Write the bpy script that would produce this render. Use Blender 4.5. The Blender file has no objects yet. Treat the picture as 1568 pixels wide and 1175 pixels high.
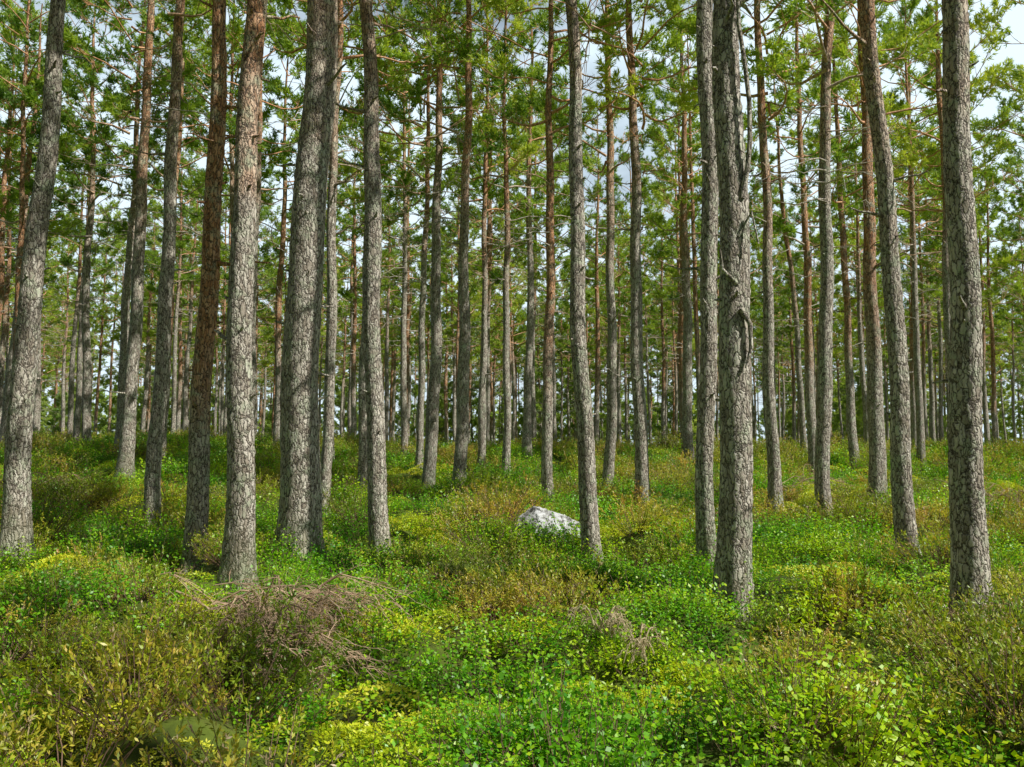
import bpy, math, random
import numpy as np
from mathutils import Vector
rs = np.random.RandomState
scene = bpy.context.scene
PI = math.pi

# ------------------------------------------------------------------ noise
_tab = rs(5).rand(512, 512)
def vnoise(x, y, sc, seed=0):
    x = np.asarray(x, float)/sc + 37.3*seed; y = np.asarray(y, float)/sc + 71.9*seed
    xi = np.floor(x).astype(int); yi = np.floor(y).astype(int)
    fx = x-xi; fy = y-yi
    fx = fx*fx*(3-2*fx); fy = fy*fy*(3-2*fy)
    g = lambda a, b: _tab[a % 512, b % 512]
    return (g(xi, yi)*(1-fx)+g(xi+1, yi)*fx)*(1-fy)+(g(xi, yi+1)*(1-fx)+g(xi+1, yi+1)*fx)*fy
def sstep(t):
    t = np.clip(t, 0, 1); return t*t*(3-2*t)

# ------------------------------------------------------------------ mesh builder
class MB:
    def __init__(s): s.v=[]; s.n=0; s.f=[]; s.m=[]
    def add(s, V, F, mat=0):
        V = np.asarray(V, float).reshape(-1, 3); F = np.asarray(F, int)
        s.v.append(V); s.f.append(F+s.n); s.m.append(np.full(len(F), mat)); s.n += len(V)
    def mesh(s, name, mats, smooth=()):
        V = np.concatenate(s.v)
        sizes = np.concatenate([np.full(len(f), f.shape[1]) for f in s.f])
        loops = np.concatenate([f.ravel() for f in s.f])
        mi = np.concatenate(s.m)
        me = bpy.data.meshes.new(name)
        me.vertices.add(len(V)); me.vertices.foreach_set("co", V.ravel())
        me.loops.add(len(loops)); me.loops.foreach_set("vertex_index", loops.astype(np.int32))
        me.polygons.add(len(sizes))
        st = np.concatenate([[0], np.cumsum(sizes)[:-1]])
        me.polygons.foreach_set("loop_start", st.astype(np.int32))
        for m in mats: me.materials.append(m)
        me.polygons.foreach_set("material_index", mi.astype(np.int32))
        sm = np.isin(mi, list(smooth))
        me.polygons.foreach_set("use_smooth", sm)
        me.update(calc_edges=True); me.validate()
        return me

def tube(mb, P, R, n, mat):
    P = np.asarray(P, float); R = np.asarray(R, float); k = len(P)
    T = np.gradient(P, axis=0); T /= np.linalg.norm(T, axis=1)[:, None]+1e-9
    ref = np.array([0, 0, 1.0]) if abs(T[0, 2]) < .8 else np.array([1.0, 0, 0])
    A = np.cross(T, ref); A /= np.linalg.norm(A, axis=1)[:, None]+1e-9
    B = np.cross(T, A)
    a = np.arange(n)*2*PI/n
    V = P[:, None]+R[:, None, None]*(np.cos(a)[None, :, None]*A[:, None]+np.sin(a)[None, :, None]*B[:, None])
    i = np.arange(k-1)[:, None]*n; j = np.arange(n)[None]; j2 = (j+1) % n
    F = np.stack([i+j, i+j2, i+n+j2, i+n+j], -1).reshape(-1, 4)
    mb.add(V, F, mat)

def unit(a): return a/(np.linalg.norm(a, axis=-1, keepdims=True)+1e-9)

def needles(mb, P, D, K, L, W, spread, rng, mat, along=.16):
    N = len(P); P = np.repeat(P, K, 0); D = np.repeat(unit(D), K, 0)
    o = P+D*rng.rand(N*K, 1)*along
    d = unit(D*1.0+unit(rng.randn(N*K, 3))*spread)
    w = unit(np.cross(d, rng.randn(N*K, 3)))*W*.5
    l = L*(.7+.6*rng.rand(N*K, 1))
    V = np.stack([o-w, o+w, o+d*l], 1).reshape(-1, 3)
    mb.add(V, np.arange(N*K*3).reshape(-1, 3), mat)

def leaves(mb, P, D, L, W, rng, mat, up=1.0):
    # leaf blades held towards the light: width axis mostly horizontal
    N = len(P); d = unit(D); ref = rng.randn(N, 3)*.45+np.array([.35, -.2, 1.0])*up
    w = unit(np.cross(d, ref))*W*.5
    l = L*(.7+.6*rng.rand(N, 1))
    V = np.stack([P, P+d*l*.5+w, P+d*l, P+d*l*.5-w], 1).reshape(-1, 3)
    mb.add(V, np.arange(N*4).reshape(-1, 4), mat)

# ------------------------------------------------------------------ materials
def newmat(name):
    m = bpy.data.materials.new(name); m.use_nodes = True
    nt = m.node_tree; nt.nodes.clear()
    return m, nt, nt.nodes, nt.links
def ramp(nodes, stops, interp='LINEAR'):
    r = nodes.new('ShaderNodeValToRGB'); r.color_ramp.interpolation = interp
    e = r.color_ramp.elements
    while len(e) < len(stops): e.new(.5)
    for el, (p, c) in zip(e, stops):
        el.position = p; el.color = (*c, 1) if len(c) == 3 else c
    return r

def leaf_mat(name, stops, nscale, transl=.4, rnd=.35, tint=(1.25, 1.15, .6), spec=.3):
    m, nt, N, L = newmat(name)
    out = N.new('ShaderNodeOutputMaterial')
    geo = N.new('ShaderNodeNewGeometry'); oi = N.new('ShaderNodeObjectInfo')
    no = N.new('ShaderNodeTexNoise'); no.inputs['Scale'].default_value = nscale; no.inputs['Detail'].default_value = 2
    L.new(geo.outputs['Position'], no.inputs['Vector'])
    ma = N.new('ShaderNodeMath'); ma.operation = 'MULTIPLY_ADD'
    L.new(oi.outputs['Random'], ma.inputs[0]); ma.inputs[1].default_value = rnd; ma.inputs[2].default_value = -rnd/2
    mp = N.new('ShaderNodeMath'); mp.operation = 'MULTIPLY_ADD'
    L.new(geo.outputs['Random Per Island'], mp.inputs[0]); mp.inputs[1].default_value = .3; mp.inputs[2].default_value = -.15
    a1 = N.new('ShaderNodeMath'); a1.operation = 'ADD'; L.new(ma.outputs[0], a1.inputs[0]); L.new(mp.outputs[0], a1.inputs[1])
    a2 = N.new('ShaderNodeMath'); a2.operation = 'ADD'; L.new(a1.outputs[0], a2.inputs[0]); L.new(no.outputs['Fac'], a2.inputs[1])
    r = ramp(N, stops); L.new(a2.outputs[0], r.inputs[0])
    p = N.new('ShaderNodeBsdfDiffuse')
    L.new(r.outputs[0], p.inputs['Color'])
    mul = N.new('ShaderNodeMix'); mul.data_type = 'RGBA'; mul.blend_type = 'MULTIPLY'; mul.inputs[0].default_value = 1
    mul.clamp_result = False
    L.new(r.outputs[0], mul.inputs[6]); mul.inputs[7].default_value = (*tint, 1)
    t = N.new('ShaderNodeBsdfTranslucent'); L.new(mul.outputs[2], t.inputs['Color'])
    mx = N.new('ShaderNodeMixShader'); mx.inputs[0].default_value = transl
    L.new(p.outputs[0], mx.inputs[1]); L.new(t.outputs[0], mx.inputs[2])
    g = N.new('ShaderNodeBsdfGlossy'); g.inputs['Roughness'].default_value = .45; g.inputs['Color'].default_value = (1, 1, 1, 1)
    mg = N.new('ShaderNodeMixShader'); mg.inputs[0].default_value = spec*.12
    L.new(mx.outputs[0], mg.inputs[1]); L.new(g.outputs[0], mg.inputs[2]); L.new(mg.outputs[0], out.inputs[0])
    return m

def bark_mat(name, orange_from=8.5, orange_w=3.0, limb=False):
    m, nt, N, L = newmat(name)
    out = N.new('ShaderNodeOutputMaterial'); p = N.new('ShaderNodeBsdfPrincipled')
    p.inputs['Roughness'].default_value = .8; p.inputs['Specular IOR Level'].default_value = .3
    tc = N.new('ShaderNodeTexCoord'); oi = N.new('ShaderNodeObjectInfo')
    ofs = N.new('ShaderNodeVectorMath'); ofs.operation = 'ADD'
    cmb = N.new('ShaderNodeCombineXYZ'); mm = N.new('ShaderNodeMath'); mm.operation = 'MULTIPLY'; mm.inputs[1].default_value = 37
    L.new(oi.outputs['Random'], mm.inputs[0]); L.new(mm.outputs[0], cmb.inputs[1])
    L.new(tc.outputs['Object'], ofs.inputs[0]); L.new(cmb.outputs[0], ofs.inputs[1])
    dn = N.new('ShaderNodeTexNoise'); dn.inputs['Scale'].default_value = 12; dn.inputs['Detail'].default_value = 4; dn.inputs['Roughness'].default_value = .6
    L.new(ofs.outputs[0], dn.inputs['Vector'])
    dm = N.new('ShaderNodeVectorMath'); dm.operation = 'MULTIPLY_ADD'
    L.new(dn.outputs['Color'], dm.inputs[0]); dm.inputs[1].default_value = (.09, .09, .24); L.new(ofs.outputs[0], dm.inputs[2])
    mp = N.new('ShaderNodeMapping'); mp.inputs['Scale'].default_value = (1, 1, .27)
    L.new(dm.outputs[0], mp.inputs['Vector'])
    vo = N.new('ShaderNodeTexVoronoi'); vo.feature = 'DISTANCE_TO_EDGE'; vo.inputs['Scale'].default_value = 26
    L.new(mp.outputs[0], vo.inputs['Vector'])
    vc = N.new('ShaderNodeTexVoronoi'); vc.inputs['Scale'].default_value = 26
    L.new(mp.outputs[0], vc.inputs['Vector'])
    fn = N.new('ShaderNodeTexNoise'); fn.inputs['Scale'].default_value = 55; fn.inputs['Detail'].default_value = 5; fn.inputs['Roughness'].default_value = .7
    mp2 = N.new('ShaderNodeMapping'); mp2.inputs['Scale'].default_value = (1, 1, .45)
    L.new(ofs.outputs[0], mp2.inputs['Vector']); L.new(mp2.outputs[0], fn.inputs['Vector'])
    sep = N.new('ShaderNodeSeparateColor'); L.new(vc.outputs['Color'], sep.inputs[0])
    mixv = N.new('ShaderNodeMix'); mixv.inputs[0].default_value = .62
    L.new(sep.outputs[0], mixv.inputs[2]); L.new(fn.outputs['Fac'], mixv.inputs[3])
    grey = ramp(N, [(.25, (.26, .21, .16)), (.5, (.50, .44, .365)), (.75, (.76, .70, .60))])
    L.new(mixv.outputs[0], grey.inputs[0])
    org = ramp(N, [(.25, (.34, .14, .05)), (.5, (.62, .29, .13)), (.75, (.82, .50, .28))])
    L.new(mixv.outputs[0], org.inputs[0])
    sx = N.new('ShaderNodeSeparateXYZ'); L.new(tc.outputs['Object'], sx.inputs[0])
    bn = N.new('ShaderNodeTexNoise'); bn.inputs['Scale'].default_value = 1.3; bn.inputs['Detail'].default_value = 5
    L.new(ofs.outputs[0], bn.inputs['Vector'])
    h1 = N.new('ShaderNodeMath'); h1.operation = 'MULTIPLY_ADD'; L.new(bn.outputs['Fac'], h1.inputs[0]); h1.inputs[1].default_value = 4.0
    L.new(sx.outputs[2], h1.inputs[2])
    h2 = N.new('ShaderNodeMath'); h2.operation = 'MULTIPLY_ADD'; L.new(oi.outputs['Random'], h2.inputs[0]); h2.inputs[1].default_value = 3.5
    L.new(h1.outputs[0], h2.inputs[2])
    hr = N.new('ShaderNodeMapRange'); L.new(h2.outputs[0], hr.inputs[0])
    hr.inputs[1].default_value = orange_from+2.5; hr.inputs[2].default_value = orange_from+2.5+orange_w
    hr.inputs[4].default_value = .9
    mh = N.new('ShaderNodeMix'); mh.data_type = 'RGBA'
    L.new(hr.outputs[0], mh.inputs[0]); L.new(grey.outputs[0], mh.inputs[6]); L.new(org.outputs[0], mh.inputs[7])
    ln = N.new('ShaderNodeTexNoise'); ln.inputs['Scale'].default_value = 4; ln.inputs['Detail'].default_value = 8; ln.inputs['Roughness'].default_value = .75
    L.new(ofs.outputs[0], ln.inputs['Vector'])
    lr = ramp(N, [(.50, (0, 0, 0)), (.62, (.7, .7, .7))]); L.new(ln.outputs['Fac'], lr.inputs[0])
    ml = N.new('ShaderNodeMix'); ml.data_type = 'RGBA'; L.new(lr.outputs[0], ml.inputs[0])
    L.new(mh.outputs[2], ml.inputs[6]); ml.inputs[7].default_value = (.46, .52, .36, 1)
    vd = N.new('ShaderNodeMath'); vd.operation = 'MULTIPLY_ADD'; L.new(fn.outputs['Fac'], vd.inputs[0]); vd.inputs[1].default_value = .14; L.new(vo.outputs['Distance'], vd.inputs[2])
    cr = ramp(N, [(.085, (0, 0, 0)), (.18, (1, 1, 1))]); L.new(vd.outputs[0], cr.inputs[0])
    mc = N.new('ShaderNodeMix'); mc.data_type = 'RGBA'; L.new(cr.outputs[0], mc.inputs[0])
    mc.inputs[6].default_value = (.06, .045, .034, 1); L.new(ml.outputs[2], mc.inputs[7])
    mr = N.new('ShaderNodeMapRange'); L.new(sx.outputs[2], mr.inputs[0])
    mr.inputs[1].default_value = .05; mr.inputs[2].default_value = .8; mr.inputs[3].default_value = .9; mr.inputs[4].default_value = 0
    mlt = N.new('ShaderNodeMath'); mlt.operation = 'MULTIPLY'; L.new(mr.outputs[0], mlt.inputs[0]); L.new(bn.outputs['Fac'], mlt.inputs[1])
    mg = N.new('ShaderNodeMix'); mg.data_type = 'RGBA'; L.new(mlt.outputs[0], mg.inputs[0])
    L.new(mc.outputs[2], mg.inputs[6]); mg.inputs[7].default_value = (.14, .17, .04, 1)
    L.new(mg.outputs[2] if not limb else mh.outputs[2], p.inputs['Base Color'])
    if not limb:
        hh = N.new('ShaderNodeMath'); hh.operation = 'MULTIPLY_ADD'; L.new(fn.outputs['Fac'], hh.inputs[0]); hh.inputs[1].default_value = .7
        mn_ = N.new('ShaderNodeMath'); mn_.operation = 'MINIMUM'; L.new(vo.outputs['Distance'], mn_.inputs[0]); mn_.inputs[1].default_value = .22
        m4 = N.new('ShaderNodeMath'); m4.operation = 'MULTIPLY'; L.new(mn_.outputs[0], m4.inputs[0]); m4.inputs[1].default_value = 5
        L.new(m4.outputs[0], hh.inputs[2])
        b = N.new('ShaderNodeBump'); b.inputs['Strength'].default_value = .7; b.inputs['Distance'].default_value = .02
        L.new(hh.outputs[0], b.inputs['Height']); L.new(b.outputs[0], p.inputs['Normal'])
    L.new(p.outputs[0], out.inputs[0])
    return m

def simple_noise_mat(name, stops, scale, bump=.3, bdist=.02, detail=6, coord='Object', rough=.9):
    m, nt, N, L = newmat(name)
    out = N.new('ShaderNodeOutputMaterial'); p = N.new('ShaderNodeBsdfPrincipled'); p.inputs['Roughness'].default_value = rough
    p.inputs['Specular IOR Level'].default_value = .2
    tc = N.new('ShaderNodeTexCoord'); n = N.new('ShaderNodeTexNoise')
    n.inputs['Scale'].default_value = scale; n.inputs['Detail'].default_value = detail; n.inputs['Roughness'].default_value = .65
    L.new(tc.outputs[coord], n.inputs['Vector'])
    r = ramp(N, stops); L.new(n.outputs['Fac'], r.inputs[0]); L.new(r.outputs[0], p.inputs['Base Color'])
    if bump:
        b = N.new('ShaderNodeBump'); b.inputs['Strength'].default_value = bump; b.inputs['Distance'].default_value = bdist
        L.new(n.outputs['Fac'], b.inputs['Height']); L.new(b.outputs[0], p.inputs['Normal'])
    L.new(p.outputs[0], out.inputs[0])
    return m

M_bark = bark_mat('pine_bark', 7.5, 4.0); M_bark_or = bark_mat('pine_bark_reddish', 3.4, 2.6)
M_limb = bark_mat('pine_limb', 8.0, 3.0, True)
M_deadbr = simple_noise_mat('dead_brush', [(.3, (.26, .16, .10)), (.7, (.62, .46, .31))], 5, 0)
M_needle = leaf_mat('pine_needles', [(.2, (.13, .27, .03)), (.5, (.34, .51, .055)), (.8, (.60, .70, .10))], .25, .5)
M_needle_haze = leaf_mat('young_pine_needles', [(.2, (.24, .40, .08)), (.5, (.44, .60, .14)), (.8, (.62, .74, .2))], .25, .55)  # distant haze painted into the colour, paler than the other needles
M_bil = leaf_mat('bilberry_leaf', [(.2, (.05, .25, .005)), (.5, (.22, .54, .008)), (.8, (.56, .74, .015))], .9, .4)
M_hea = leaf_mat('heather_leaf', [(.22, (.14, .25, .018)), (.50, (.38, .48, .028)), (.70, (.62, .53, .06)), (.90, (.60, .32, .11))], .8, .35)
M_moss = leaf_mat('moss_blade', [(.2, (.32, .48, .01)), (.5, (.62, .70, .018)), (.8, (.84, .82, .07))], .7, .35)
M_stem = simple_noise_mat('heather_stem', [(.3, (.10, .06, .04)), (.7, (.24, .15, .10))], 20, 0)
M_straw = leaf_mat('dry_straw', [(.2, (.34, .24, .12)), (.8, (.62, .5, .3))], 2, .3)
M_ground = simple_noise_mat('forest_floor', [(.3, (.04, .03, .015)), (.42, (.05, .07, .012)), (.58, (.11, .15, .018)), (.75, (.12, .08, .04))], 1.3, .8, .08, 10)

# ------------------------------------------------------------------ terrain
def height(x, y):
    x = np.asarray(x, float); y = np.asarray(y, float)
    z = 1.15*sstep((y-11)/27.0)-.9*sstep((y-42)/40.0)
    z = z+.40*sstep((-x-2)/12.0)*sstep((y-8)/15.0)
    hum = 1-np.abs(2*vnoise(x, y, 1.5, 2)-1)
    z = z+.18*(vnoise(x, y, 3.3, 1)-.5)+.22*(vnoise(x, y, 1.2, 6)-.5)+.26*(hum-.5)+.36*(vnoise(x, y, .8, 4)-.5)+.22*(vnoise(x, y, .45, 3)-.5)
    return z
def hz(x, y): return float(height(x, y))

n = 460; u = np.linspace(-1, 1, n); g = np.sinh(u*5.2)/math.sinh(5.2)*420
X, Y = np.meshgrid(g, g+8, indexing='xy')
V = np.stack([X, Y, height(X, Y)], -1).reshape(-1, 3)
i = np.arange(n-1)[:, None]*n; j = np.arange(n-1)[None]
F = np.stack([i+j, i+j+1, i+n+j+1, i+n+j], -1).reshape(-1, 4)
mb = MB(); mb.add(V, F, 0)
ground = bpy.data.objects.new('ground', mb.mesh('ground', [M_ground], (0,)))
scene.collection.objects.link(ground)

# ------------------------------------------------------------------ pines
def stem_path(z, s, bend, seed):
    r = rs(seed); a, b, c = r.rand(3)*6
    x = s*z+bend*np.sin(z*PI/9)+.03*(np.sin(z*.9+a)-math.sin(a))+.015*(np.sin(z*2.3+b)-math.sin(b))
    y = .04*(np.sin(z*.7+c)-math.sin(c))
    return x, y
def stem(mb, r0, ratio, s, bend, H, seed, sides, mat, dz=.12, stubs=14):
    rng = rs(seed+99)
    p = math.log(ratio)/math.log(.61)
    z = np.concatenate([np.arange(-.35, 7, dz), np.arange(7, H, .35), [H]])
    R = r0*np.clip(1-np.clip(z, 0, None)/(H+.6), .01, 1)**p
    x, y = stem_path(np.clip(z, 0, None), s, bend, seed)
    a = np.arange(sides)*2*PI/sides
    fl = .42*np.exp(-np.clip(z, 0, None)/.34)
    ph = rng.rand(3)*6
    lobes = 1+.5*np.cos(a*4+ph[0])[None]*np.ones((len(z), 1))
    rr = R[:, None]*(1+fl[:, None]*lobes)
    rr = rr*(1+.035*np.sin(a[None]*2+z[:, None]*.6+ph[1])+.03*np.sin(a[None]*3-z[:, None]*1.1+ph[2]))
    rr = rr+rng.randn(len(z), sides)*.0045*min(1, r0/.15)
    V = np.stack([x[:, None]+rr*np.cos(a), y[:, None]+rr*np.sin(a), z[:, None]+0*rr], -1)
    k = len(z); i = np.arange(k-1)[:, None]*sides; j = np.arange(sides)[None]; j2 = (j+1) % sides
    mb.add(V, np.stack([i+j, i+j2, i+sides+j2, i+sides+j], -1).reshape(-1, 4), mat)
    for q in range(stubs):
        zz = rng.uniform(2.0, 9.5); L = rng.choice([.05, .08, .15, .4, .8], p=[.4, .27, .2, .09, .04])
        az = rng.rand()*2*PI; xx, yy = stem_path(np.array(zz), s, bend, seed)
        rad = r0*(1-zz/(H+.6))**p
        d = np.array([math.cos(az), math.sin(az), rng.uniform(-.15, .5)])
        b0 = np.array([xx, yy, zz]); t = np.linspace(0, 1, 5)
        P = b0+d*(rad*.6+t[:, None]*(L+rad*.4))+rng.randn(5, 3)*.02*t[:, None]*L*3
        r1 = .012+.012*rng.rand()
        tube(mb, P, np.array([r1*1.9, r1*1.1, r1*.9, r1*.75, r1*.45]), 5, mat)

def crown(mb, rng, H0, H1, maxlen, nl, ml, mn, K=6, dead=10, W=.026, NL=.125, dens=1.0, fluff=.18):
    tp=[]; td=[]
    for q in range(nl):
        t = (q+rng.rand())/nl; z = H0+(H1-H0)*t; az = q*2.4+rng.rand()*1.2
        prof = max(.12, math.sin(PI*(.22+.74*t)))**.8
        L = maxlen*prof*(.5+.6*rng.rand())
        e = -.12+.35*rng.rand()+.9*t*t
        dh = np.array([math.cos(az), math.sin(az), 0]); side = np.array([-dh[1], dh[0], 0])
        s = np.linspace(0, 1, 7)[:, None]
        w1, w2 = rng.randn(2)*.16
        P = np.array([0, 0, z])+dh*L*s+np.array([0, 0, 1.])*(math.tan(min(e, 1.1))*L*s+.25*L*s*s+.05*L*np.sin(s*7+w1*20))+side*L*(w1*np.sin(s*3)+w2*s*s)
        r0 = (.04-.02*t)*(.6+.5*rng.rand())
        tube(mb, P, r0*(1-.8*s[:, 0]), 5, ml)
        isdead = t < .25 and rng.rand() < .35
        ns = rng.randint(5, 8)
        for k in range(ns):
            u = .38+.62*(k+rng.rand())/ns
            f = u*6; a0 = min(int(f), 5); b0 = P[a0]*(1-(f-a0))+P[a0+1]*(f-a0)
            tg = unit(P[a0+1]-P[a0])
            d = unit(tg*.7+side*rng.choice([-1, 1])*rng.uniform(.3, 1.0)+np.array([0, 0, rng.uniform(-.1, .55)]))
            l2 = rng.uniform(.25, .75)*(1.15-.6*u)*min(L, 2.2)*.55+.12
            ss = np.linspace(0, 1, 4)[:, None]
            Q = b0+d*l2*ss+np.array([0, 0, .25*l2])*ss**2+rng.randn(4, 3)*.03*ss
            tube(mb, Q, np.array([.011, .008, .006, .004]), 3, ml)
            if isdead:
                for _ in range(2):
                    o = Q[rng.randint(1, 3)]; d2 = unit(d+rng.randn(3)*.6)
                    tube(mb, np.array([o, o+d2*l2*.25, o+d2*l2*.5+rng.randn(3)*.03]), np.array([.006, .005, .003]), 3, ml)
                continue
            nt_ = int((5+l2*8)*dens)
            c = .25+.75*rng.rand(nt_)**.6
            idx = np.clip((c*3).astype(int), 0, 2)
            base = Q[idx]+(Q[idx+1]-Q[idx])*(c*3-idx)[:, None]
            dd = unit(d*.8+rng.randn(nt_, 3)*[.75, .75, .4]+[0, 0, .35])
            off = rng.rand(nt_, 1)*fluff
            tp.append(base+dd*off); td.append(dd)
            tp.append(base+dd*off*.3); td.append(unit(dd+rng.randn(nt_, 3)*.5))
    if tp: needles(mb, np.concatenate(tp), np.concatenate(td), K, NL, W, .8, rng, mn, .13)
    for q in range(dead):
        z = H0-rng.rand()*2.6; az = rng.rand()*2*PI; L = rng.uniform(.5, 1.7)
        dh = np.array([math.cos(az), math.sin(az), 0]); s = np.linspace(0, 1, 7)[:, None]
        P = np.array([0, 0, z])+dh*L*s+np.array([0, 0, 1.])*(rng.uniform(-.1, .4)*L*s-rng.uniform(0, .5)*L*s*s)+rng.randn(7, 3)*.05*s*L
        tube(mb, P, .016*(1-.8*s[:, 0]), 4, ml)
        for k in range(6):
            o = P[rng.randint(2, 7)]; d2 = unit(dh*.8+rng.randn(3)*.55); l = rng.uniform(.15, .5)
            tube(mb, np.array([o, o+d2*l*.5, o+d2*l+rng.randn(3)*.05]), np.array([.007, .005, .003]), 3, ml)

crown_near = []; crown_mid = []
for k in range(4):
    mb = MB(); rng = rs(100+k)
    crown(mb, rng, 9.2+.5*rng.rand(), 17.2, 2.0+.4*rng.rand(), 20, 0, 1, W=.03, NL=.13, fluff=.13)
    crown_near.append(mb.mesh('pine_crown_near_%d' % k, [M_limb, M_needle], (0,)))
    mb = MB(); rng = rs(150+k)
    crown(mb, rng, 8.3+.6*rng.rand(), 17.2, 2.3+.4*rng.rand(), 28, 0, 1, W=.034, NL=.145, fluff=.2, K=7)
    crown_mid.append(mb.mesh('pine_crown_mid_%d' % k, [M_limb, M_needle], (0,)))

# x, y, radius, taper ratio at 7 m, lean, bend, reddish
TREES = [
 (-6.50,10.65,.165,.58,.034,.02,0),(-18.9,30,.18,.7,.040,0,0),(-9.58,20,.18,.7,.019,.03,0),(-6.44,14.5,.14,.72,.020,0,0),
 (-4.30,11,.155,.62,.020,0,1),(-2.90,8.6,.15,.66,.008,-.02,1),(-2.75,10.4,.255,.78,.028,.0,0),(-1.87,11.7,.145,.7,-.036,.03,0),
 (-3.8,16.3,.12,.7,.01,0,0),(-2.3,22,.18,.7,.019,.05,0),(-1.34,20.4,.17,.7,.013,0,0),(.81,17.8,.13,.66,.009,0,1),
 (1.19,11.9,.14,.66,-.027,-.03,0),(2.93,18.1,.16,.7,-.011,0,0),(2.6,22,.15,.75,.012,.06,0),(2.50,10.4,.115,.88,.014,0,0),
 (2.18,8.1,.172,.72,.010,0,0),(5.54,17,.14,.68,-.008,0,0),(6.17,16,.148,.75,.034,-.05,0),(8.1,18,.18,.7,.002,0,1),
 (5.14,10.5,.135,.68,-.044,.05,0),(4.20,7.5,.148,.72,.015,0,0),(6.6,30,.2,.75,0,0,0),(-8.2,25,.15,.7,.01,0,0),
 (-.18,25,.13,.7,0,.03,0),(-3.04,26,.13,.7,.02,0,0),(-1.0,26.5,.13,.7,.01,0,0),(-3.5,19,.11,.7,0,0,0),
 (12.0,33,.14,.7,-.05,.1,0),(-11.3,26,.15,.7,.02,0,1),(11.5,27,.15,.7,-.02,0,1),(14.3,26,.17,.7,0,0,0),(-13.2,27,.17,.7,.02,0,0),(17.2,31,.17,.7,-.01,0,0),
]
hand_xy = np.array([(t[0], t[1]) for t in TREES])
for k, (x, y, r, ratio, s, bend, red) in enumerate(TREES):
    e = bpy.data.objects.new('pine_tree', None); scene.collection.objects.link(e)
    e.location = (x, y, hz(x, y)-.03); e.empty_display_size = .3
    mb = MB(); rng = rs(300+k); H = 17.6
    near = y < 13
    stem(mb, r, ratio, s, bend, H, 300+k, 36 if near else 16, 0, .05 if near else .15, 26 if near else 16)
    if k == 16:   # twisted dead limb hugging the trunk
        def tp_(z, dx, dy):
            xx, yy = stem_path(np.array(z), s, bend, 300+k); return [float(xx)+dx, float(yy)+dy, z]
        P = np.array([tp_(2.55, .06, -.18), tp_(2.75, .12, -.17), tp_(3.0, .11, -.17), tp_(3.15, .02, -.16)])
        tube(mb, P, np.array([.012, .022, .025, .03]), 7, 0)
        P = np.array([tp_(4.3, .05, -.12), tp_(4.6, .12, -.14), tp_(4.9, .16, -.17), tp_(5.3, .18, -.17), tp_(5.7, .15, -.17), tp_(6.1, .09, -.17), tp_(6.6, .07, -.14), tp_(7.2, .0, -.1)])
        tube(mb, P, np.array([.032, .028, .026, .024, .024, .022, .02, .015]), 7, 0)
        P = np.array([tp_(3.9, .0, -.13), tp_(4.15, .13, -.17), tp_(3.8, .18, -.22)])
        tube(mb, P, np.array([.02, .016, .008]), 6, 0)
        P = np.array([tp_(3.4, .0, -.13), tp_(3.55, -.17, -.17), tp_(3.75, -.2, -.19)])
        tube(mb, P, np.array([.022, .018, .01]), 6, 0)
    tr = bpy.data.objects.new('trunk', mb.mesh('trunk', [M_bark_or if red else M_bark], (0,)))
    scene.collection.objects.link(tr); tr.parent = e
    cr = bpy.data.objects.new('crown', (crown_near if y < 15 else crown_mid)[k % 4]); scene.collection.objects.link(cr); cr.parent = e
    cr.rotation_euler = (0, math.atan(s), (k*1.7) % 6.28)
    if y < 13: cr.location.z = .8

# ------------------------------------------------------------------ instancer
def instancer(name, protos, pts, rot, scl, pick):
    col = bpy.data.collections.new(name+'_sources')
    for q, (pn, me) in enumerate(protos):
        o = bpy.data.objects.new('%s_%02d' % (pn, q), me); col.objects.link(o)
    order = sorted(range(len(protos)), key=lambda q: '%s_%02d' % (protos[q][0], q))
    inv = np.zeros(len(protos), int)
    for pos_, q in enumerate(order): inv[q] = pos_
    me = bpy.data.meshes.new(name); me.vertices.add(len(pts)); me.vertices.foreach_set('co', np.asarray(pts, float).ravel())
    a = me.attributes.new('rot', 'FLOAT_VECTOR', 'POINT'); a.data.foreach_set('vector', np.asarray(rot, float).ravel())
    a = me.attributes.new('scl', 'FLOAT_VECTOR', 'POINT'); a.data.foreach_set('vector', np.asarray(scl, float).ravel())
    a = me.attributes.new('pick', 'INT', 'POINT'); a.data.foreach_set('value', inv[np.asarray(pick)].astype(np.int32))
    ob = bpy.data.objects.new(name, me); scene.collection.objects.link(ob)
    ng = bpy.data.node_groups.new(name, 'GeometryNodeTree')
    ng.interface.new_socket('Geometry', in_out='INPUT', socket_type='NodeSocketGeometry')
    ng.interface.new_socket('Geometry', in_out='OUTPUT', socket_type='NodeSocketGeometry')
    N = ng.nodes; L = ng.links
    gi = N.new('NodeGroupInput'); go = N.new('NodeGroupOutput')
    ci = N.new('GeometryNodeCollectionInfo'); ci.inputs['Collection'].default_value = col
    ci.inputs['Separate Children'].default_value = True; ci.inputs['Reset Children'].default_value = True
    ip = N.new('GeometryNodeInstanceOnPoints'); ip.inputs['Pick Instance'].default_value = True
    def na(nm, ty):
        q = N.new('GeometryNodeInputNamedAttribute'); q.data_type = ty; q.inputs[0].default_value = nm
        return [o for o in q.outputs if o.enabled and o.name == 'Attribute'][0]
    L.new(gi.outputs[0], ip.inputs['Points']); L.new(ci.outputs[0], ip.inputs['Instance'])
    L.new(na('pick', 'INT'), ip.inputs['Instance Index'])
    L.new(na('rot', 'FLOAT_VECTOR'), ip.inputs['Rotation']); L.new(na('scl', 'FLOAT_VECTOR'), ip.inputs['Scale'])
    L.new(ip.outputs[0], go.inputs[0])
    md = ob.modifiers.new('scatter', 'NODES'); md.node_group = ng
    return ob

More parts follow.
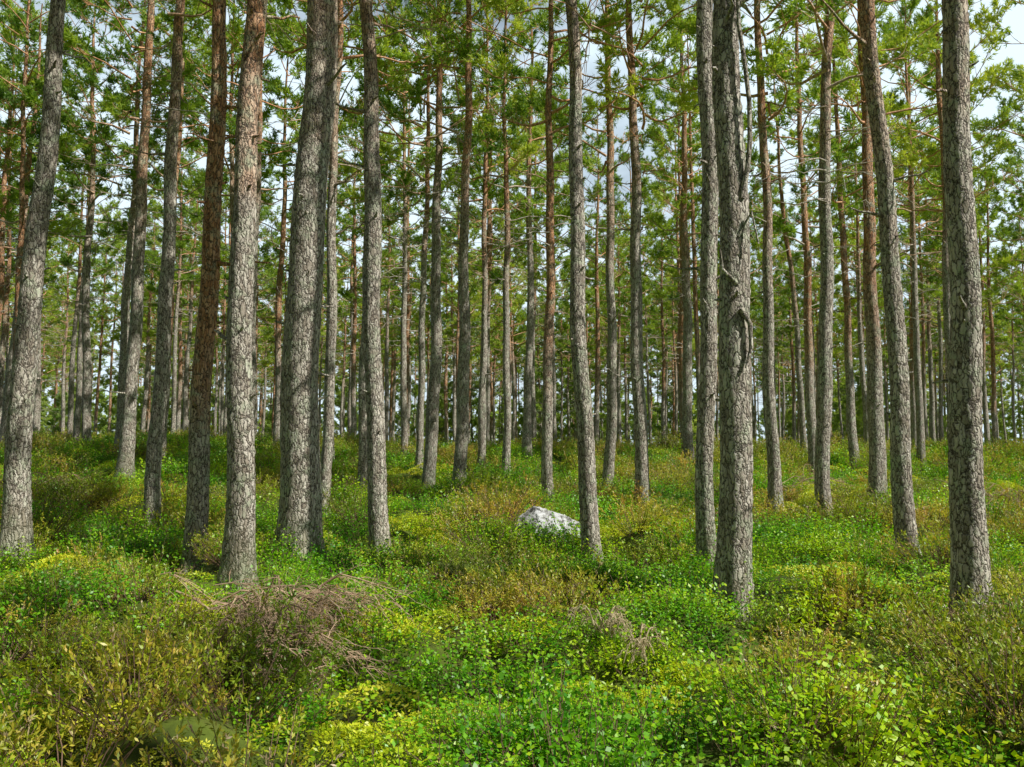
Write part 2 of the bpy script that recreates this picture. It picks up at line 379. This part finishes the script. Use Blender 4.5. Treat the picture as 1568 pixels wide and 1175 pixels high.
# ------------------------------------------------------------------ background forest
protos = []
for k in range(7):
    mb = MB(); rng = rs(500+k)
    stem(mb, .12+.04*rng.rand(), .7, rng.uniform(-.015, .015), rng.uniform(-.08, .08), 17.4, 500+k, 10, 0, .3, 8)
    crown(mb, rng, 7.2+1.6*rng.rand(), 17.2, 2.2+.5*rng.rand(), 30, 1, 2, dead=12, W=.036, NL=.15, K=7, fluff=.2, dens=1.1)
    protos.append(('pine', mb.mesh('pine_full_%d' % k, [M_bark_or if k in (2, 5) else M_bark, M_limb, M_needle], (0, 1))))
for k in range(2):
    mb = MB(); rng = rs(700+k)
    stem(mb, .09, .5, 0, 0, 7.5, 700+k, 8, 0, .4, 0)
    crown(mb, rng, .8, 7.4, 1.9, 30, 1, 2, dead=0, K=6, W=.06, NL=.19)
    protos.append(('young_pine', mb.mesh('young_pine_%d' % k, [M_bark, M_limb, M_needle_haze], (0, 1))))
rng = rs(42); pts = []
cell = {}
def ok(x, y, d):
    cx, cy = int(x//3), int(y//3)
    for a in (-1, 0, 1):
        for b in (-1, 0, 1):
            for (px, py) in cell.get((cx+a, cy+b), []):
                if (px-x)**2+(py-y)**2 < d*d: return False
    return True
def put(x, y): cell.setdefault((int(x//3), int(y//3)), []).append((x, y))
for (x, y) in hand_xy: put(x, y)
for _ in range(13000):
    x = rng.uniform(-90, 90); y = rng.uniform(-40, 118)
    if y > -3 and y < 24 and abs(x) < .70*y+1.5: continue
    if y > 0 and y < 30 and abs(x) < .70*y and rng.rand() < .5: continue
    if x*x+y*y < 14: continue
    far_behind = (y < -20) or (x < -14 and y < 12)
    if x < 0 and -x > .72*max(y, 0)+(22 if y < 12 else 4): continue
    if x > 0 and x > .72*max(y, 0)+18: continue
    if not ok(x, y, 2.7): continue
    put(x, y)
    if abs(x) < .70*y:
        if rng.rand() < .36: continue
    elif far_behind:
        if rng.rand() < .6: continue
    else:
        if x > -2 and float(vnoise(x, y, 3.6, 12)) < .67: continue   # small glades on the sunny side
        if rng.rand() < .2: continue
    pts.append((x, y))
pts = np.array(pts); N_ = len(pts)
sc = rng.uniform(.88, 1.12, N_); scl = np.stack([sc*rng.uniform(.85, 1.15, N_)]*2+[sc], -1)
rot = np.stack([rng.randn(N_)*.012, rng.randn(N_)*.012, rng.rand(N_)*6.28], -1)
pick = rng.randint(0, 7, N_)
M_ = 300
yy = rng.uniform(80, 135, M_); yx = rng.uniform(-.8, .8, M_)*yy
P2 = np.stack([yx, yy], -1); s2 = rng.uniform(.5, 1.2, M_)
P = np.concatenate([pts, P2]); z = height(P[:, 0], P[:, 1])-.05
instancer('distant_pine_forest', protos, np.column_stack([P, z]),
          np.concatenate([rot, np.stack([0*s2, 0*s2, rng.rand(M_)*6.28], -1)]),
          np.concatenate([scl, np.stack([s2]*3, -1)]), np.concatenate([pick, rng.randint(7, 9, M_)]))

# ------------------------------------------------------------------ undergrowth
def bilberry(seed):
    mb = MB(); r = rs(seed); P=[]; D=[]
    for q in range(40):
        a = r.rand()*6.28; rad = .27*math.sqrt(r.rand()); b = np.array([rad*math.cos(a), rad*math.sin(a), -.04])
        h = r.uniform(.16, .30)*(1-1.6*rad); lean = np.array([math.cos(a), math.sin(a), 0])*rad*.5+r.randn(3)*.04
        top = b+np.array([0, 0, h+.04])+lean
        tube(mb, np.array([b, (b+top)/2+r.randn(3)*.01, top]), np.array([.0025, .002, .0012]), 3, 1)
        m = 17; t = .3+.7*r.rand(m, 1)
        P.append(b+(top-b)*t+r.randn(m, 3)*.022); D.append(unit(r.randn(m, 3)*[1, 1, .35]+[0, 0, .2]))
    leaves(mb, np.concatenate(P), np.concatenate(D), .027, .019, r, 0)
    return mb.mesh('bilberry_%d' % seed, [M_bil, M_stem])
def heather(seed, hmax=.36, dry=.1):
    mb = MB(); r = rs(seed); G=[]; GD=[]; SP=[]; SD=[]
    for q in range(44):
        a = r.rand()*6.28; k = math.sqrt(r.rand()); b = np.array([.1*k*math.cos(a), .1*k*math.sin(a), -.04])
        el_ = 1.45-1.0*k; ln_ = hmax*r.uniform(.75, 1.05)
        d = np.array([math.cos(a)*math.cos(el_), math.sin(a)*math.cos(el_), math.sin(el_)])
        top = b+d*ln_+np.array([0, 0, .03]); mid = (b+top)/2+r.randn(3)*.015
        tube(mb, np.array([b, mid, top]), np.array([.003, .0024, .0012]), 3, 1)
        for w_ in range(4):
            t0 = r.uniform(.45, 1); o = b*(1-t0)+top*t0; sd = unit(d+r.randn(3)*.55+[0, 0, .3]); sl = r.uniform(.05, .10)
            m = 8; t = r.rand(m, 1)
            pos = o+sd*sl*t; dr = unit(sd+r.randn(m, 3)*.7)
            if r.rand() < dry: SP.append(pos); SD.append(dr)
            else: G.append(pos); GD.append(dr)
    leaves(mb, np.concatenate(G), np.concatenate(GD), .026, .010, r, 0)
    if SP: leaves(mb, np.concatenate(SP), np.concatenate(SD), .024, .007, r, 2)
    return mb.mesh('heather_%d' % seed, [M_hea, M_stem, M_straw])
def mosstuft(seed):
    mb = MB(); r = rs(seed); m = 620
    a = r.rand(m)*6.28; rad = .28*np.sqrt(r.rand(m))
    P = np.stack([rad*np.cos(a), rad*np.sin(a), .14*(1-(rad/.28)**2)-.03+r.rand(m)*.015], -1)
    D = unit(r.randn(m, 3)*[1, 1, .35]+[0, 0, .25])
    leaves(mb, P, D, .024, .011, r, 0)
    return mb.mesh('moss_%d' % seed, [M_moss])
up = [('bilberry', bilberry(s)) for s in (1, 2, 3)]+[('heather', heather(s, .34+.05*(s-11), .06+.12*(s == 13))) for s in (11, 12, 13)]+[('moss', mosstuft(s)) for s in (21, 22)]
rng = rs(77)
def scatter(y0, y1, dens, s0, s1):
    A = (y1-y0)*(2*(.75*y1+4)); n = int(A*dens)
    y = rng.uniform(y0, y1, n); x = rng.uniform(-1, 1, n)*(.75*y1+4)
    k = np.abs(x) < .75*np.clip(y, 0, None)+3.5
    return np.stack([x[k], y[k], rng.uniform(s0, s1, k.sum())], -1)
S = np.concatenate([scatter(2, 12, 10, .55, 1.5), scatter(12, 24, 5.2, .8, 1.9), scatter(24, 44, 2.4, 1.4, 2.3)])
x, y, s = S.T
hm = vnoise(x, y, 1.9, 7)*.6+vnoise(x, y, .8, 8)*.4+rng.randn(len(x))*.07
hm = hm+.06*sstep((x-.5)/3)+.08*sstep((5.4-y)/2.0)-.05
mm_ = vnoise(x, y, 1.1, 9)+rng.randn(len(x))*.12
pick = np.where(hm > .54, rng.randint(3, 6, len(x)), rng.randint(0, 3, len(x)))
pick = np.where((mm_ > .64), rng.randint(6, 8, len(x)), pick)
d2 = ((x[:, None]-hand_xy[None, :, 0])**2+(y[:, None]-hand_xy[None, :, 1])**2).min(1)
keep = (d2 > .2**2) & ((x-.68)**2+(y-13.7)**2 > .45**2) & (x*x+y*y > 4)
x, y, s, pick = x[keep], y[keep], s[keep], pick[keep]; n_ = len(x)
instancer('heather_and_bilberry_undergrowth', up, np.column_stack([x, y, height(x, y)]),
          np.stack([rng.randn(n_)*.12, rng.randn(n_)*.12, rng.rand(n_)*6.28], -1),
          np.stack([s, s, s*rng.uniform(.75, 1.25, n_)], -1), pick)

# ------------------------------------------------------------------ boulder
import bmesh
from mathutils import noise as mn
M_rock = simple_noise_mat('lichen_rock', [(.40, (.09, .09, .08)), (.47, (.34, .34, .32)), (.55, (.62, .63, .63)), (.75, (.78, .79, .79))], 8, 1.0, .06, 12)
bm = bmesh.new(); bmesh.ops.create_icosphere(bm, subdivisions=5, radius=1)
for v in bm.verts:
    c = v.co.copy(); d = c.normalized()
    q = 1+.22*mn.noise(d*1.3+Vector((3, 1, 0)))+.12*mn.noise(d*3.1)+.05*mn.noise(d*7)
    c = d*q
    for nrm, off in ((Vector((.15, -.5, .85)), .62), (Vector((-.8, -.3, .5)), .72), (Vector((.7, -.6, .35)), .78), (Vector((.1, -.95, -.1)), .74), (Vector((.5, .3, .8)), .7)):
        nrm = nrm.normalized(); o = c.dot(nrm)-off
        if o > 0: c -= nrm*o*.85
    c += d*.06*mn.noise(d*12)
    v.co = Vector((c.x*.64, c.y*.42, c.z*.46))
me = bpy.data.meshes.new('boulder'); bm.to_mesh(me); bm.free(); me.materials.append(M_rock)
for p_ in me.polygons: p_.use_smooth = True
b = bpy.data.objects.new('boulder', me); scene.collection.objects.link(b); b.location = (.62, 13.5, hz(.65, 13.5)+.17); b.rotation_euler = (0, .05, .2)

# ------------------------------------------------------------------ dead brush
def brush(name, x, y, L, ang, nb, seed, mat, hgt=.35, spread=1.0):
    mb = MB(); r = rs(seed); z0 = hz(x, y)
    for q in range(nb):
        a = ang+r.randn()*.5*spread; l = L*r.uniform(.45, 1); dh = np.array([math.cos(a), math.sin(a), 0])
        s = np.linspace(0, 1, 9)[:, None]; st = np.array([r.randn()*.15*L, r.randn()*.15*L, .1])
        P = st+dh*l*s; P[:, 2] += (hgt*r.uniform(.5, 1.1)*np.sin(s*PI*.85+.25))[:, 0]+.03
        P += np.cumsum(r.randn(9, 3)*.014*L, 0)
        P[:, 2] += height(x+P[:, 0], y+P[:, 1])-z0
        tube(mb, P, (.009*(1-.75*s[:, 0]))*r.uniform(.6, 1.4), 5, 0)
        for k in range(13):
            i0 = r.randint(1, 8); o = P[i0]; d = unit(dh*.8+r.randn(3)*[.6, .6, .3]+[0, 0, -.12]); l2 = l*r.uniform(.12, .35)
            t = np.linspace(0, 1, 5)[:, None]
            Q = o+d*l2*t+np.array([0, 0, -.22*l2])*t*t+r.randn(5, 3)*.012*t
            tube(mb, Q, np.array([.004, .0035, .003, .0022, .0013]), 3, 0)
            for m in range(6):
                o2 = Q[r.randint(1, 5)]; d3 = unit(d+r.randn(3)*.5); l3 = l2*r.uniform(.2, .45)
                tube(mb, np.array([o2, o2+d3*l3*.5, o2+d3*l3+[0, 0, -.02]]), np.array([.0024, .0018, .001]), 3, 0)
    o = bpy.data.objects.new(name, mb.mesh(name, [mat])); scene.collection.objects.link(o); o.location = (x, y, z0); return o
M_pale = simple_noise_mat('pale_dead_twig', [(.3, (.34, .27, .15)), (.7, (.62, .52, .33))], 8, 0)
brush('dead_branch_pile', -2.75, 7.8, 1.6, -.1, 20, 1, M_deadbr, .44)
brush('dead_branch_pile', -2.15, 7.4, 1.2, -1.0, 14, 2, M_deadbr, .44)
brush('dead_branch_pile', -1.9, 5.9, .95, -.15, 12, 3, M_deadbr, .36)
brush('dead_heather_bush', .75, 6.7, .3, .8, 9, 4, M_pale, .28, 4)
brush('dead_heather_bush', 1.0, 6.4, .26, 0, 7, 5, M_pale, .26, 4)
brush('dead_branch_pile', 7.0, 20.5, 1.6, .2, 9, 6, M_deadbr, .5, 2)
brush('dead_branch_pile', 10.5, 17.5, 1.8, 2.8, 10, 7, M_deadbr, .5, 2)
brush('dead_branch_pile', -10.5, 17.5, 1.6, .2, 9, 8, M_deadbr, .5, 2)

# ------------------------------------------------------------------ light, sky, camera
el = math.radians(46); az = math.radians(114)
S_ = Vector((math.sin(az)*math.cos(el), math.cos(az)*math.cos(el), math.sin(el)))
ld = bpy.data.lights.new('sun', 'SUN'); ld.energy = 5; ld.angle = math.radians(.5); ld.color = (1, .97, .90)
lo = bpy.data.objects.new('sun', ld); scene.collection.objects.link(lo); lo.location = (0, 0, 60)
lo.rotation_euler = S_.to_track_quat('Z', 'Y').to_euler()
w = bpy.data.worlds.new('World'); scene.world = w; w.use_nodes = True
nt = w.node_tree; NN = nt.nodes; LL = nt.links; bg = NN['Background']; sk = NN.new('ShaderNodeTexSky'); sk.sky_type = 'NISHITA'
sk.sun_disc = False; sk.sun_elevation = el; sk.sun_rotation = az; sk.air_density = 1; sk.dust_density = 1
# bright cloud shaped to fill only the camera's view, holding ambient light down; clear blue overhead and behind
tcw = NN.new('ShaderNodeTexCoord'); mpw = NN.new('ShaderNodeMapping'); mpw.inputs['Scale'].default_value = (1, 1, 2.5)
nw = NN.new('ShaderNodeTexNoise'); nw.inputs['Scale'].default_value = 3; nw.inputs['Detail'].default_value = 5; nw.inputs['Roughness'].default_value = .55
sxw = NN.new('ShaderNodeSeparateXYZ'); LL.new(tcw.outputs['Generated'], sxw.inputs[0])
mrw = NN.new('ShaderNodeMapRange'); LL.new(sxw.outputs[2], mrw.inputs[0]); mrw.inputs[1].default_value = .45; mrw.inputs[2].default_value = .62; mrw.inputs[3].default_value = .14; mrw.inputs[4].default_value = -.5
mry = NN.new('ShaderNodeMapRange'); LL.new(sxw.outputs[1], mry.inputs[0]); mry.inputs[1].default_value = .35; mry.inputs[2].default_value = .65; mry.inputs[3].default_value = -.5; mry.inputs[4].default_value = 0
adw = NN.new('ShaderNodeMath'); adw.operation = 'ADD'; LL.new(nw.outputs['Fac'], adw.inputs[0]); LL.new(mrw.outputs[0], adw.inputs[1])
ad2 = NN.new('ShaderNodeMath'); ad2.operation = 'ADD'; LL.new(adw.outputs[0], ad2.inputs[0]); LL.new(mry.outputs[0], ad2.inputs[1])
cw = ramp(NN, [(.2, (0, 0, 0)), (.45, (.5, .5, .5)), (.62, (1, 1, 1))])
mw = NN.new('ShaderNodeMix'); mw.data_type = 'RGBA'; mw.clamp_result = False
LL.new(tcw.outputs['Generated'], mpw.inputs[0]); LL.new(mpw.outputs[0], nw.inputs['Vector']); LL.new(ad2.outputs[0], cw.inputs[0])
LL.new(cw.outputs[0], mw.inputs[0]); LL.new(sk.outputs[0], mw.inputs[6]); mw.inputs[7].default_value = (15, 18, 20, 1)
LL.new(mw.outputs[2], bg.inputs[0]); bg.inputs[1].default_value = .06
cd = bpy.data.cameras.new('camera'); cd.lens = 28.24; cd.sensor_width = 36; cd.clip_end = 1500; cd.clip_start = .05
co = bpy.data.objects.new('camera', cd); scene.collection.objects.link(co)
co.location = (0, 0, 1.75); co.rotation_euler = (math.radians(94.3), 0, 0); scene.camera = co
scene.view_settings.view_transform = 'Standard'; scene.view_settings.look = 'None'; scene.view_settings.exposure = 0
